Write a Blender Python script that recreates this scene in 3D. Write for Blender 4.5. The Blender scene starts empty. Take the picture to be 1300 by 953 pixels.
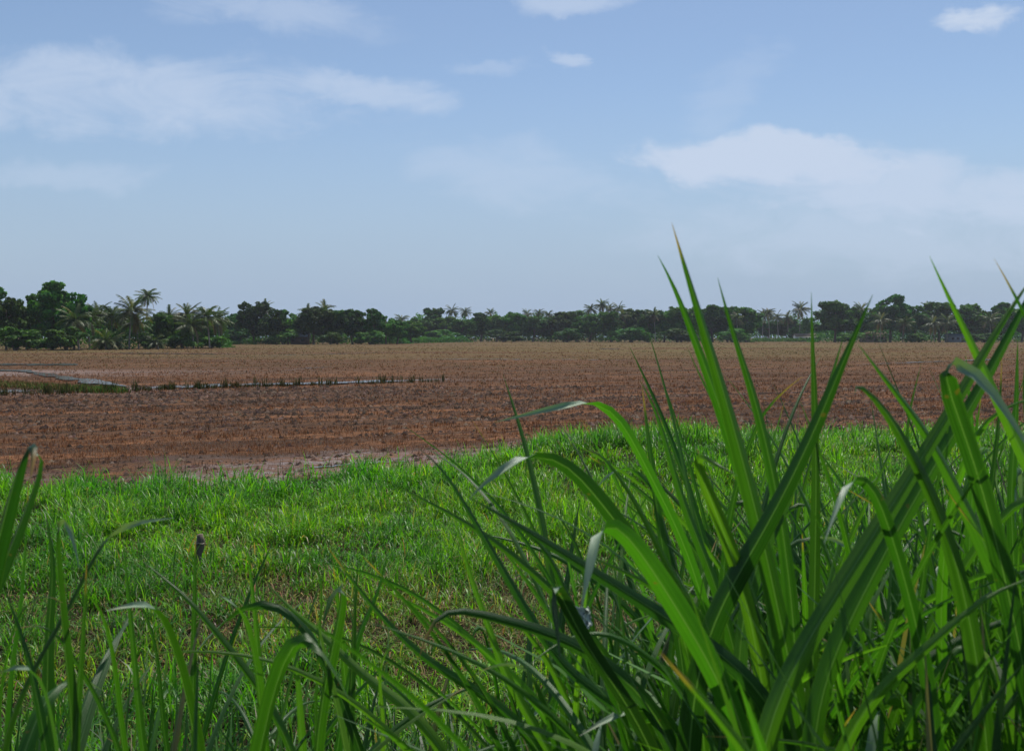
import bpy, math
import numpy as np
from mathutils import Vector, Matrix

# ------------------------------------------------------------------ basics
scn = bpy.context.scene
col = scn.collection
F = 1264.0      # focal length in photo pixels
HX, HY = 650.0, 427.0
CAMH = 2.3
R = np.random.RandomState

def at(px, py, Y):
    return np.array([(px-HX)/F*Y, Y, CAMH-(py-HY)/F*Y])

def tag(o, label=None, cat=None, group=None, kind=None):
    if label: o['label'] = label
    if cat: o['category'] = cat
    if group: o['group'] = group
    if kind: o['kind'] = kind
    return o

def empty(name, loc=(0,0,0), rz=0.0):
    o = bpy.data.objects.new(name, None); col.objects.link(o)
    o.location = loc; o.rotation_euler = (0,0,rz)
    o.empty_display_size = 0.2
    return o

def mesh_np(name, verts, quads=None, tris=None, colr=None, uv=None, smooth=False):
    verts = np.asarray(verts, dtype=np.float32).reshape(-1,3)
    me = bpy.data.meshes.new(name)
    me.vertices.add(len(verts)); me.vertices.foreach_set('co', verts.ravel())
    loops = []; starts = []; n = 0
    if quads is not None and len(quads):
        q = np.asarray(quads, dtype=np.int32).reshape(-1,4)
        loops.append(q.ravel()); starts.append(np.arange(len(q))*4); n = len(q)*4
    if tris is not None and len(tris):
        t = np.asarray(tris, dtype=np.int32).reshape(-1,3)
        loops.append(t.ravel()); starts.append(n+np.arange(len(t))*3)
    loops = np.concatenate(loops).astype(np.int32); starts = np.concatenate(starts).astype(np.int32)
    me.loops.add(len(loops)); me.loops.foreach_set('vertex_index', loops)
    me.polygons.add(len(starts)); me.polygons.foreach_set('loop_start', starts)
    if smooth:
        me.polygons.foreach_set('use_smooth', np.ones(len(starts), dtype=bool))
    if colr is not None:
        c = np.asarray(colr, dtype=np.float32).reshape(-1,3)
        c4 = np.ones((len(verts),4), dtype=np.float32); c4[:,:3] = c
        a = me.color_attributes.new('Col','FLOAT_COLOR','POINT'); a.data.foreach_set('color', c4.ravel())
    if uv is not None:
        l = me.uv_layers.new(name='UVMap')
        l.data.foreach_set('uv', np.asarray(uv,dtype=np.float32)[loops].ravel())
    me.update(calc_edges=True); me.validate()
    return me

def obj(name, me, mat, parent=None):
    if mat and not me.materials: me.materials.append(mat)
    o = bpy.data.objects.new(name, me); col.objects.link(o)
    if parent: o.parent = parent
    return o

# value noise (numpy)
class Noise:
    def __init__(s, seed):
        s.g = R(seed).rand(256,256)
    def __call__(s, x, y):
        x = np.asarray(x,dtype=float); y = np.asarray(y,dtype=float)
        xi = np.floor(x).astype(int); yi = np.floor(y).astype(int)
        fx = x-xi; fy = y-yi; fx = fx*fx*(3-2*fx); fy = fy*fy*(3-2*fy)
        g = s.g; a = g[xi&255, yi&255]; b = g[(xi+1)&255, yi&255]
        c = g[xi&255,(yi+1)&255]; d = g[(xi+1)&255,(yi+1)&255]
        return (a*(1-fx)+b*fx)*(1-fy)+(c*(1-fx)+d*fx)*fy
    def fbm(s, x, y, o=3):
        r = 0; a = .5; t = 0
        for i in range(o):
            r = r + a*s(np.asarray(x)*2**i+i*17.3, np.asarray(y)*2**i+i*9.1); t += a; a *= .5
        return r/t
N1, N2, N3 = Noise(1), Noise(2), Noise(3)

def sstep(a, b, x):
    t = np.clip((np.asarray(x,dtype=float)-a)/(b-a), 0, 1); return t*t*(3-2*t)

# ------------------------------------------------------------------ layout of the ground
# far edge of the green verge, (lateral ratio x/y) -> distance
_ex = np.array([-900,-300,0,100,250,330,400,450,600,680,720,800,900,1000,1150,1300,1700,2400])
_ey = np.array([607,607,612,618,622,617,610,606,597,577,560,550,548,550,548,545,545,545])
_ed = CAMH*F/(_ey-HY)
def edge_dist(x, y):
    px = HX+F*np.asarray(x)/np.maximum(y,.5)
    return np.interp(px, _ex, _ed) + (N1.fbm(np.asarray(x)*.9, np.asarray(y)*.3, 3)-.5)*1.6

def H(x, y):
    x = np.asarray(x,dtype=float); y = np.asarray(y,dtype=float)
    bank = .78*(1-sstep(1.2, 5.6, y))
    mnd = .62*np.exp(-((x-2.3)/2.6)**2-((y-17.2)/2.6)**2) + .3*np.exp(-((x-7)/4.5)**2-((y-18.5)/3)**2)
    w = sstep(30, 10, y)
    bump = .16*(N1.fbm(x*.45, y*.45, 3)-.5)*w
    return bank+mnd*w+bump

# ------------------------------------------------------------------ node helpers
def new_mat(name):
    m = bpy.data.materials.new(name); m.use_nodes = True
    nt = m.node_tree; nt.nodes.clear()
    return m, nt
def nd(nt, typ, **kw):
    n = nt.nodes.new(typ)
    for k, v in kw.items():
        if k.startswith('i_'):
            key = k[2:]; key = int(key) if key.isdigit() else key.replace('_',' ')
            n.inputs[key].default_value = v
        else: setattr(n, k, v)
    return n
def lk(nt, a, b): nt.links.new(a, b)
def math_(nt, op, a, b=None, c=None, clamp=False):
    n = nt.nodes.new('ShaderNodeMath'); n.operation = op; n.use_clamp = clamp
    for i, v in enumerate((a,b,c)):
        if v is None: continue
        if isinstance(v,(int,float)): n.inputs[i].default_value = v
        else: nt.links.new(v, n.inputs[i])
    return n.outputs[0]
def mixc(nt, f, a, b, mode='MIX'):
    n = nt.nodes.new('ShaderNodeMix'); n.data_type = 'RGBA'; n.blend_type = mode
    for i, v in ((0,f),(6,a),(7,b)):
        if isinstance(v,(int,float)): n.inputs[i].default_value = v
        elif isinstance(v,tuple): n.inputs[i].default_value = (*v,1) if len(v)==3 else v
        else: nt.links.new(v, n.inputs[i])
    return n.outputs[2]
def ramp(nt, f, stops):
    n = nt.nodes.new('ShaderNodeValToRGB'); e = n.color_ramp.elements
    while len(e) < len(stops): e.new(.5)
    for el, (p, c) in zip(e, stops):
        el.position = p; el.color = (*c,1) if len(c)==3 else c
    if f is not None: nt.links.new(f, n.inputs[0])
    return n.outputs[0]
def maprange(nt, v, a, b, c=0., d=1., smooth=True):
    n = nt.nodes.new('ShaderNodeMapRange')
    if smooth: n.interpolation_type = 'SMOOTHSTEP'
    nt.links.new(v, n.inputs[0])
    for i, q in zip((1,2,3,4),(a,b,c,d)): n.inputs[i].default_value = q
    return n.outputs[0]
def noise(nt, vec, scale, detail=4, rough=.55, dist=0.):
    n = nd(nt,'ShaderNodeTexNoise', i_Scale=scale, i_Detail=detail, i_Roughness=rough, i_Distortion=dist)
    if vec is not None: lk(nt, vec, n.inputs['Vector'])
    return n.outputs['Fac']

# leaf material: vertex colour, diffuse + translucent + gloss
def leaf_mat(name, transl=.35, rough=.5, tint=(1.6,1.9,.6), spec=.35, objvar=.0):
    m, nt = new_mat(name)
    a = nd(nt,'ShaderNodeVertexColor', layer_name='Col')
    c = a.outputs['Color']
    if objvar:
        oi = nd(nt,'ShaderNodeObjectInfo')
        hs = nd(nt,'ShaderNodeHueSaturation')
        lk(nt, maprange(nt, oi.outputs['Random'],0,1,.5-.008*objvar,.5+.022*objvar,False), hs.inputs['Hue'])
        r2 = math_(nt,'FRACT', math_(nt,'MULTIPLY', oi.outputs['Random'], 7.31))
        lk(nt, maprange(nt, r2,0,1,1-.3*objvar,1+.3*objvar,False), hs.inputs['Value'])
        lk(nt, c, hs.inputs['Color']); c = hs.outputs['Color']
    p = nd(nt,'ShaderNodeBsdfPrincipled', i_Roughness=rough)
    p.inputs['Specular IOR Level'].default_value = spec
    lk(nt, c, p.inputs['Base Color'])
    t = nd(nt,'ShaderNodeBsdfTranslucent'); lk(nt, mixc(nt,1.,c,tint,'MULTIPLY'), t.inputs['Color'])
    mx = nd(nt,'ShaderNodeMixShader', i_0=transl)
    lk(nt,p.outputs[0],mx.inputs[1]); lk(nt,t.outputs[0],mx.inputs[2])
    o = nd(nt,'ShaderNodeOutputMaterial'); lk(nt,mx.outputs[0],o.inputs['Surface'])
    return m

M_weed = leaf_mat('weed_leaf', .42, .45, (1.7,1.9,.55), .35)
M_tree = leaf_mat('tree_leaf', .25, .6, (1.6,1.9,.5), .12, 1.7)
M_palm = leaf_mat('palm_leaf', .25, .5, (1.5,1.8,.6), .25, .6)
M_straw = leaf_mat('dry_straw', .12, .8, (1.2,1.1,.9), .05)

# broad blades of the tall grass (uv: u across, v along)
def blade_mat():
    m, nt = new_mat('broad_grass_blade')
    uv = nd(nt,'ShaderNodeUVMap', uv_map='UVMap'); sp = nd(nt,'ShaderNodeSeparateXYZ'); lk(nt,uv.outputs[0],sp.inputs[0])
    a = nd(nt,'ShaderNodeVertexColor', layer_name='Col')
    u = sp.outputs[0]; v = sp.outputs[1]
    cb = nd(nt,'ShaderNodeCombineXYZ'); lk(nt,u,cb.inputs[0]); lk(nt,math_(nt,'MULTIPLY',v,.02),cb.inputs[1])
    oi = nd(nt,'ShaderNodeObjectInfo'); lk(nt,oi.outputs['Random'],cb.inputs[2])
    vein = noise(nt, cb.outputs[0], 26, 2, .6)
    tc = nd(nt,'ShaderNodeTexCoord')
    blot = noise(nt, tc.outputs['Object'], 9, 3, .6)
    c = mixc(nt, maprange(nt,vein,.38,.62,0,.75), a.outputs['Color'], (.5,.58,.45), 'MULTIPLY')
    c = mixc(nt, maprange(nt,blot,.4,.75,0,.35), c, (1.5,1.25,.8), 'MULTIPLY')
    au = math_(nt,'ABSOLUTE', math_(nt,'SUBTRACT',u,.5))
    rib = maprange(nt, au, .012,.05, 1,0)
    c = mixc(nt, math_(nt,'MULTIPLY',rib,.6), c, (.15,.25,.1))
    mg = maprange(nt, au, .46,.5, 0,1)
    c = mixc(nt, math_(nt,'MULTIPLY',mg,.25), c, (.14,.24,.05))
    tip = maprange(nt, math_(nt,'ADD',v,math_(nt,'MULTIPLY',blot,.03)), .975,1., 0,1)
    c = mixc(nt, math_(nt,'MULTIPLY',tip,math_(nt,'GREATER_THAN',oi.outputs['Random'],.7)), c, (.35,.2,.06))
    spots = noise(nt, tc.outputs['Object'], 60, 2, .5)
    c = mixc(nt, maprange(nt,spots,.71,.76,0,.5), c, (.16,.09,.03))
    ge = nd(nt,'ShaderNodeNewGeometry'); c = mixc(nt, math_(nt,'MULTIPLY',math_(nt,'SUBTRACT',1.,ge.outputs['Backfacing']),.8), c, (.27,.36,.25))  # pale underside, whitened further to paint the sky's gloss into the colour
    bmp = nd(nt,'ShaderNodeBump', i_Strength=.35, i_Distance=.002); lk(nt,vein,bmp.inputs['Height'])
    p = nd(nt,'ShaderNodeBsdfPrincipled', i_Roughness=.4); p.inputs['Specular IOR Level'].default_value=.45
    lk(nt,c,p.inputs['Base Color']); lk(nt,bmp.outputs[0],p.inputs['Normal'])
    lk(nt, maprange(nt,blot,.3,.7,.34,.5), p.inputs['Roughness'])
    t = nd(nt,'ShaderNodeBsdfTranslucent'); lk(nt, mixc(nt,1.,c,(1.55,2.0,.45),'MULTIPLY'), t.inputs['Color'])
    mx = nd(nt,'ShaderNodeMixShader', i_0=.4)
    lk(nt,maprange(nt,ge.outputs['Backfacing'],0,1,.15,.42),mx.inputs[0])
    lk(nt,p.outputs[0],mx.inputs[1]); lk(nt,t.outputs[0],mx.inputs[2])
    o = nd(nt,'ShaderNodeOutputMaterial'); lk(nt,mx.outputs[0],o.inputs['Surface'])
    return m
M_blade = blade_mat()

def simple_mat(name, c1, c2, scale=6, rough=.8, bump=.3, stretch=(1,1,1), spec=.3):
    m, nt = new_mat(name)
    tc = nd(nt,'ShaderNodeTexCoord'); mp = nd(nt,'ShaderNodeMapping'); mp.inputs['Scale'].default_value = stretch
    lk(nt,tc.outputs['Object'],mp.inputs[0])
    n = noise(nt, mp.outputs[0], scale, 5, .6)
    c = mixc(nt, maprange(nt,n,.3,.7), c1, c2)
    p = nd(nt,'ShaderNodeBsdfPrincipled', i_Roughness=rough); p.inputs['Specular IOR Level'].default_value = spec
    lk(nt,c,p.inputs['Base Color'])
    b = nd(nt,'ShaderNodeBump', i_Strength=bump, i_Distance=.03); lk(nt,n,b.inputs['Height']); lk(nt,b.outputs[0],p.inputs['Normal'])
    o = nd(nt,'ShaderNodeOutputMaterial'); lk(nt,p.outputs[0],o.inputs['Surface'])
    return m
M_bark = simple_mat('bark', (.09,.065,.045), (.2,.16,.12), 3, .9, .6, (1,1,.2))
M_palmbark = simple_mat('palm_bark', (.2,.18,.15), (.38,.35,.3), 2, .9, .4, (.5,.5,6))
M_stump = simple_mat('weathered_wood', (.09,.07,.055), (.2,.16,.12), 14, .9, .8, (1,1,.2))
M_culm = simple_mat('grass_culm', (.07,.13,.03), (.15,.2,.06), 8, .5, .2, (1,1,.3))
M_limewash = simple_mat('limewash_wall', (.55,.54,.5), (.7,.69,.66), 1.2, .8, .2)
M_pinkwall = simple_mat('pink_plaster', (.36,.26,.23), (.46,.35,.31), 1.2, .85, .2)
M_greywall = simple_mat('grey_blue_plaster', (.33,.36,.4), (.45,.48,.5), 1.2, .85, .2)
M_tile = simple_mat('clay_tile', (.16,.07,.045), (.25,.12,.08), 5, .85, .5)
M_sheet = simple_mat('blue_grey_roof_sheet', (.2,.26,.36), (.3,.36,.45), 3, .5, .3, (4,1,1))
M_thatch = simple_mat('palm_thatch', (.15,.11,.07), (.26,.2,.13), 6, .95, .7)
M_dark = simple_mat('dark_opening', (.02,.02,.022), (.04,.04,.04), 3, .4, .0)
M_wood = simple_mat('painted_wood', (.1,.07,.05), (.16,.11,.08), 6, .7, .2)
M_litter = simple_mat('pale_plastic_film', (.4,.46,.4), (.55,.6,.53), 30, .35, .5)

# ------------------------------------------------------------------ ground
def ground_mat():
    m, nt = new_mat('paddy_mud')
    g = nd(nt,'ShaderNodeNewGeometry'); pos = g.outputs['Position']
    sx = nd(nt,'ShaderNodeSeparateXYZ'); lk(nt,pos,sx.inputs[0])
    mp = nd(nt,'ShaderNodeMapping'); mp.inputs['Rotation'].default_value=(0,0,-.5); mp.inputs['Scale'].default_value=(.055,1.,1.)
    # rotate the coordinates first, then stretch along the rows
    mp0 = nd(nt,'ShaderNodeMapping'); mp0.inputs['Rotation'].default_value=(0,0,-.42); lk(nt,pos,mp0.inputs[0])
    mp.inputs['Rotation'].default_value=(0,0,0); lk(nt,mp0.outputs[0],mp.inputs[0])
    rows = noise(nt, mp.outputs[0], .75, 4, .6)
    rows2 = noise(nt, mp.outputs[0], 2.6, 3, .6)
    mp2 = nd(nt,'ShaderNodeMapping'); mp2.inputs['Scale'].default_value=(.012,.06,1.); lk(nt,pos,mp2.inputs[0])
    big = noise(nt, mp2.outputs[0], 1., 4, .55)
    fine = noise(nt, pos, 5., 6, .7)
    c = ramp(nt, math_(nt,'ADD',math_(nt,'MULTIPLY',rows,.65),math_(nt,'MULTIPLY',rows2,.35)),
        [(.3,(.06,.037,.024)),(.47,(.105,.058,.034)),(.535,(.16,.078,.038)),(.6,(.27,.125,.06)),(.72,(.33,.165,.085))])
    c = mixc(nt, maprange(nt,fine,.38,.6,.7,0), c, (.045,.03,.022))
    c = mixc(nt, maprange(nt,fine,.58,.75,0,.5), c, (.22,.14,.1))
    # far field: olive regrowth between the rows
    far = maprange(nt, sx.outputs[1], 45, 170, 0, 1)
    ol = mixc(nt, fine, (.1,.08,.03), (.16,.125,.05))
    c = mixc(nt, math_(nt,'MULTIPLY',far,maprange(nt,big,.38,.58,.15,.85)), c, ol)
    c = mixc(nt, maprange(nt,big,.6,.68,0,.4), c, (.06,.035,.027))
    # wet, greyish mud by the verge
    v0 = nd(nt,'ShaderNodeVertexColor', layer_name='Col'); sc = nd(nt,'ShaderNodeSeparateColor'); lk(nt,v0.outputs[0],sc.inputs[0])
    wet = math_(nt,'MULTIPLY', sc.outputs[0], maprange(nt, math_(nt,'ADD',fine,math_(nt,'MULTIPLY',rows2,.5)), .6,.85,1.,.25), clamp=True)
    c = mixc(nt, wet, c, (.21,.145,.12))
    # verge soil with rotting straw
    soil = mixc(nt, fine, (.018,.014,.009), (.055,.038,.022))
    c = mixc(nt, sc.outputs[1], c, soil)
    p = nd(nt,'ShaderNodeBsdfPrincipled'); lk(nt,c,p.inputs['Base Color'])
    lk(nt, maprange(nt,wet,0,1,.92,.5), p.inputs['Roughness']); lk(nt, maprange(nt,wet,0,1,.05,.5), p.inputs['Specular IOR Level'])
    b = nd(nt,'ShaderNodeBump', i_Strength=1., i_Distance=.12); lk(nt,math_(nt,'ADD',fine,math_(nt,'MULTIPLY',rows,.6)),b.inputs['Height']); lk(nt,b.outputs[0],p.inputs['Normal'])
    o = nd(nt,'ShaderNodeOutputMaterial'); lk(nt,p.outputs[0],o.inputs['Surface'])
    return m

def build_ground():
    ys = np.concatenate([np.linspace(-1500,-20,12), np.linspace(-18,0,10), np.linspace(.3,30,150), np.linspace(30.5,70,60), np.geomspace(72,1550,40)])
    xs = np.concatenate([-np.geomspace(40,1550,25)[::-1], np.linspace(-39,39,240), np.geomspace(40,1550,25)])
    X, Y = np.meshgrid(xs, ys)
    Z = H(X,Y)
    clod = sstep(12,16,Y)*(1-sstep(60,80,Y))
    Z = Z + clod*.05*(N2.fbm(X*1.6,Y*1.6,3)-.5)*2
    Z[Y<-5] = .78
    ed = edge_dist(X, Y)
    green = 1-sstep(-.6,.5,Y-ed); green[Y<1] = 1
    px = HX+F*X/np.maximum(Y,.5)
    wet = sstep(0,.3,Y-ed)*(1-sstep(1.8,5.,Y-ed))*sstep(120,330,px)*(1-sstep(640,760,px))
    wet = wet + .45*sstep(0,.3,Y-ed)*(1-sstep(.7,1.8,Y-ed))
    wet = wet + 1.*np.exp(-((X+22)/7)**2-((Y-41.5)/2.6)**4)+.9*np.exp(-((X+33)/13)**2-((Y-63)/6)**4)+.8*np.exp(-((X+14)/12)**2-((Y-46.5-.6*(X+14)*.9)/2.)**2)
    C = np.stack([np.clip(wet,0,1), np.clip(green,0,1), np.zeros_like(wet)], -1)
    ny, nx = X.shape
    i = (np.arange(ny-1)[:,None]*nx+np.arange(nx-1)[None,:]).ravel()
    q = np.stack([i,i+1,i+nx+1,i+nx],-1)
    me = mesh_np('ground', np.stack([X,Y,Z],-1), q, colr=C, smooth=True)
    tag(obj('ground', me, ground_mat()), kind='structure')
build_ground()

# standing water in the paddies
def water_mat():
    m, nt = new_mat('shallow_water')
    g = nd(nt,'ShaderNodeNewGeometry')
    n = noise(nt, g.outputs['Position'], 3., 4, .6)
    p = nd(nt,'ShaderNodeBsdfPrincipled', i_Roughness=.12); p.inputs['Base Color'].default_value=(.09,.07,.055,1)
    p.inputs['Specular IOR Level'].default_value=.6
    b = nd(nt,'ShaderNodeBump', i_Strength=.25, i_Distance=.02); lk(nt,n,b.inputs['Height']); lk(nt,b.outputs[0],p.inputs['Normal'])
    o = nd(nt,'ShaderNodeOutputMaterial'); lk(nt,p.outputs[0],o.inputs['Surface'])
    return m
M_water = water_mat()
def water_strip(line, hw, seed, gaps=.0, z=.055):
    """line: photo points of the water's middle; hw: half width in metres along the depth"""
    pts = np.array([[ (px-HX)/F*(CAMH*F/(py-HY)), CAMH*F/(py-HY)] for px,py in line])
    n = 120; t = np.linspace(0,len(pts)-1,n)
    x = np.interp(t, np.arange(len(pts)), pts[:,0]); y = np.interp(t, np.arange(len(pts)), pts[:,1])
    nz = N2.fbm(t/len(pts)*22+seed*3.7, np.full(n,seed*1.3), 3); nz2 = N3.fbm(t/len(pts)*30+seed, np.full(n,seed*2.1), 3)
    w1 = hw*np.clip((nz-gaps)*2.2,0.02,2); w2 = hw*np.clip((nz2-gaps)*2.2,0.02,2)
    e = np.minimum(1,np.minimum(np.arange(n),n-1-np.arange(n))/26); w1 = w1*e+.01; w2 = w2*e+.01
    V = np.zeros((n,2,3)); V[:,0,0]=x; V[:,1,0]=x; V[:,0,1]=y-w1; V[:,1,1]=y+w2; V[:,:,2]=z
    i = np.arange(n-1)*2; q = np.stack([i,i+2,i+3,i+1],-1)
    tag(obj('water', mesh_np('water', V, q), M_water), kind='structure')
water_strip([(150,495),(230,492),(330,489),(450,486),(575,482)], 1.5, 1, .22)
water_strip([(-60,500),(20,497),(90,496),(135,497)], 2.3, 2, .3, .04)
water_strip([(-60,468),(30,471),(76,479),(115,485),(165,492)], 1.1, 3, .15)
water_strip([(-60,463),(40,463),(100,464)], 3.0, 4, .2)
water_strip([(140,448.5),(200,449),(310,450.5)], 2.6, 5, .25)
water_strip([(330,452),(400,450.5),(480,448)], 2.2, 6, .3)
water_strip([(508,455.5),(650,457),(720,457),(810,458)], 1.4, 7, .42)
water_strip([(1075,464),(1180,460),(1300,455)], 1.2, 8, .36)
water_strip([(820,437.6),(900,437.4),(960,437.6)], 3., 9, .4)
water_strip([(360,471),(390,468),(420,467)], .9, 10, .3)
water_strip([(380,596),(425,592),(475,588),(520,586)], .14, 11, .3, .02)
water_strip([(760,443),(790,443.3)], 3.0, 12, .2)

# ------------------------------------------------------------------ grass ribbons (vectorised)
def ribbons(base, h, w, az, bend, colr, seg=3, tipdroop=1.0):
    """curved tapering blades; base (n,3)"""
    n = len(base)
    t = np.linspace(0,1,seg+1)
    d = np.stack([np.cos(az),np.sin(az),np.zeros(n)],-1); s = np.stack([-np.sin(az),np.cos(az),np.zeros(n)],-1)
    ang = bend[:,None]*(t[None,:]**1.3)*tipdroop        # angle from vertical
    dl = h[:,None]/seg
    hx = np.concatenate([np.zeros((n,1)), np.cumsum(np.sin(ang[:,1:])*dl,1)],1)
    hz = np.concatenate([np.zeros((n,1)), np.cumsum(np.cos(ang[:,1:])*dl,1)],1)
    P = base[:,None,:]+d[:,None,:]*hx[...,None]; P[...,2] += hz
    ww = w[:,None]*np.interp(t,[0,.35,.75,1],[.6,1,.7,.04])[None,:]
    L = P-s[:,None,:]*ww[...,None]; Rr = P+s[:,None,:]*ww[...,None]
    V = np.stack([L,Rr],2).reshape(-1,3)
    k = (np.arange(n)[:,None]*(seg+1)+np.arange(seg)[None,:]).ravel()*2
    q = np.stack([k,k+1,k+3,k+2],-1)
    C = np.repeat(colr,(seg+1)*2,0)
    return V, q, C
def join(parts):
    V=[];Q=[];C=[];o=0
    for v,q,c in parts:
        V.append(v);Q.append(q+o);C.append(c);o+=len(v)
    return np.concatenate(V),np.concatenate(Q),np.concatenate(C)

def scatter(rs, y0, y1, dens, slack=1.28):
    hw = 0.515*(slack if y0>=9 else slack*1.5)
    n = int(dens*hw*(y1*y1-y0*y0)) 
    y = np.sqrt(rs.uniform(y0*y0,y1*y1,n)); x = rs.uniform(-hw,hw,n)*y
    return x, y

def palette(rs, n, cols, wts, jit=.25):
    c = np.array(cols)[rs.choice(len(cols), n, p=np.array(wts)/sum(wts))]
    return c*(1+jit*(rs.rand(n,1)*2-1))*(1+.08*(rs.rand(n,3)*2-1))

def build_verge():
    rs = R(11); parts = []
    for (y0,y1,dens,h0,w0) in ((3.0,6.,420,.26,.0055),(6.,9.5,1150,.19,.0047),(9.5,14,1000,.2,.0054),(14,20,720,.2,.0068),(20,29,230,.2,.010)):
        x, y = scatter(rs, y0, y1, dens)
        ed = edge_dist(x,y)
        px = HX+F*x/y; 
        # dry and sparse patch, bright lush band close to the field
        dist_edge = ed-y
        keep = dist_edge > rs.rand(len(x))*.9-.2
        patch = np.exp(-((x+.9)/2.0)**2-((y-7.7)/1.3)**2)*1.1 + .5*np.exp(-((x-1.0)/1.5)**2-((y-8.8)/1.8)**2)+ .45*np.exp(-((x+2.6)/1.4)**2-((y-8.2)/1.2)**2)
        nz = N1.fbm(x*1.1+5, y*1.1, 3); dry = np.clip(patch*.75+(nz-.5)*1.1,0,1)
        dry = np.where(y>11.5, dry*.35, dry)
        dark = np.exp(-((x-.95)/.75)**2-((y-14.5)/.5)**2)  # grass thinned to dark soil here, imitating shade on the mound's near face
        keep &= rs.rand(len(x)) > np.maximum(.45*dry, .85*dark)
        x,y,dry,nz,dist_edge,dark = [a[keep] for a in (x,y,dry,nz,dist_edge,dark)]
        n = len(x)
        lush = 1-sstep(.5,3.4,dist_edge)
        clump = N3.fbm(x*2.2,y*2.2,2)
        h = h0*(.55+.9*rs.rand(n))*(1-.35*dry)*(1+.25*lush*rs.rand(n))*(.35+1.5*sstep(.25,.75,clump))
        g = palette(rs,n,[(.07,.21,.007),(.1,.27,.009),(.15,.34,.014),(.21,.33,.04),(.04,.13,.01)],[3,4,3,1,2])
        yl = palette(rs,n,[(.2,.24,.06),(.28,.22,.09),(.13,.17,.03),(.24,.12,.06),(.1,.14,.03)],[3,2,4,1.2,4])
        pick = rs.rand(n) < (.06+.45*dry)
        c = np.where(pick[:,None],yl,g)
        c = c*(1+.25*lush[:,None]*np.array([-.2,.35,-.2]))
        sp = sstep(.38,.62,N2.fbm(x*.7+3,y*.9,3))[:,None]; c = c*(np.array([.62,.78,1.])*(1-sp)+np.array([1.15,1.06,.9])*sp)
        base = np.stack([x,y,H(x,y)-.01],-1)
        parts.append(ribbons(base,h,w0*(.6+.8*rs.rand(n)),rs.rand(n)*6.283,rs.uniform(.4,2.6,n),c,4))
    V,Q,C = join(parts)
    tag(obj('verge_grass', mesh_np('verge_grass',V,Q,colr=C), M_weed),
        'bright green low grass and weeds covering the strip in front of the field','grass',kind='stuff')
    # flowering stalks of the taller grasses, scattered
    x, y = scatter(rs, 6.2, 19, 5, 1.2); kp = (edge_dist(x,y)-y>.3)&(N3.fbm(x*.6,y*.6,2)>.42); x,y=x[kp],y[kp]; n=len(x)
    az=rs.rand(n)*6.283; bend=rs.uniform(.1,.7,n); hh=rs.uniform(.22,.42,n); b0=np.stack([x,y,H(x,y)],-1)
    c=palette(rs,n,[(.12,.16,.04),(.22,.2,.08),(.16,.12,.06)],[2,2,1])
    V1=ribbons(b0,hh,np.full(n,.0022),az,bend,c,4); tips=V1[0].reshape(n,-1,3)[:,-1]
    ps=[V1]
    for j in range(4): ps.append(ribbons(tips-np.array([0,0,.012])*j,np.full(n,.05),np.full(n,.0035),az+j*1.6,bend+.5+.3*rs.rand(n),c*1.3,2))
    V,Q,C=join(ps); tag(obj('seeding_grass',mesh_np('seeding_grass',V,Q,colr=C),M_straw),'thin yellowish seed stalks standing out of the verge grass','grass',kind='stuff')
    # straggling dead stems and litter on the dry patch
    n = 15000; x = rs.normal(-.6,2.2,n); y = rs.normal(8.2,1.5,n); y = np.clip(y,5.2,12.5)
    base = np.stack([x,y,H(x,y)+.02*rs.rand(n)],-1)
    c = palette(rs,n,[(.2,.12,.07),(.3,.25,.11),(.12,.08,.04),(.34,.17,.1),(.2,.24,.07),(.12,.17,.04)],[2,3,2,1,4,4])
    V,Q,C = ribbons(base,.05+.13*rs.rand(n),.002+.003*rs.rand(n),rs.rand(n)*6.283,rs.uniform(.9,1.9,n),c,2)
    tag(obj('dead_grass', mesh_np('dead_grass',V,Q,colr=C), M_straw),'dry brown stems lying on the sparse patch of the verge','dead grass',kind='stuff')
build_verge()

def row_val(x, y):
    a = -.42; xr = x*math.cos(a)-y*math.sin(a); yr = x*math.sin(a)+y*math.cos(a)
    v = .6*N2.fbm(xr*.035, yr*.75, 3)+.4*N3.fbm(xr*.12+9, yr*2.1, 2)
    return .5+(v-.5)*1.9

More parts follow.
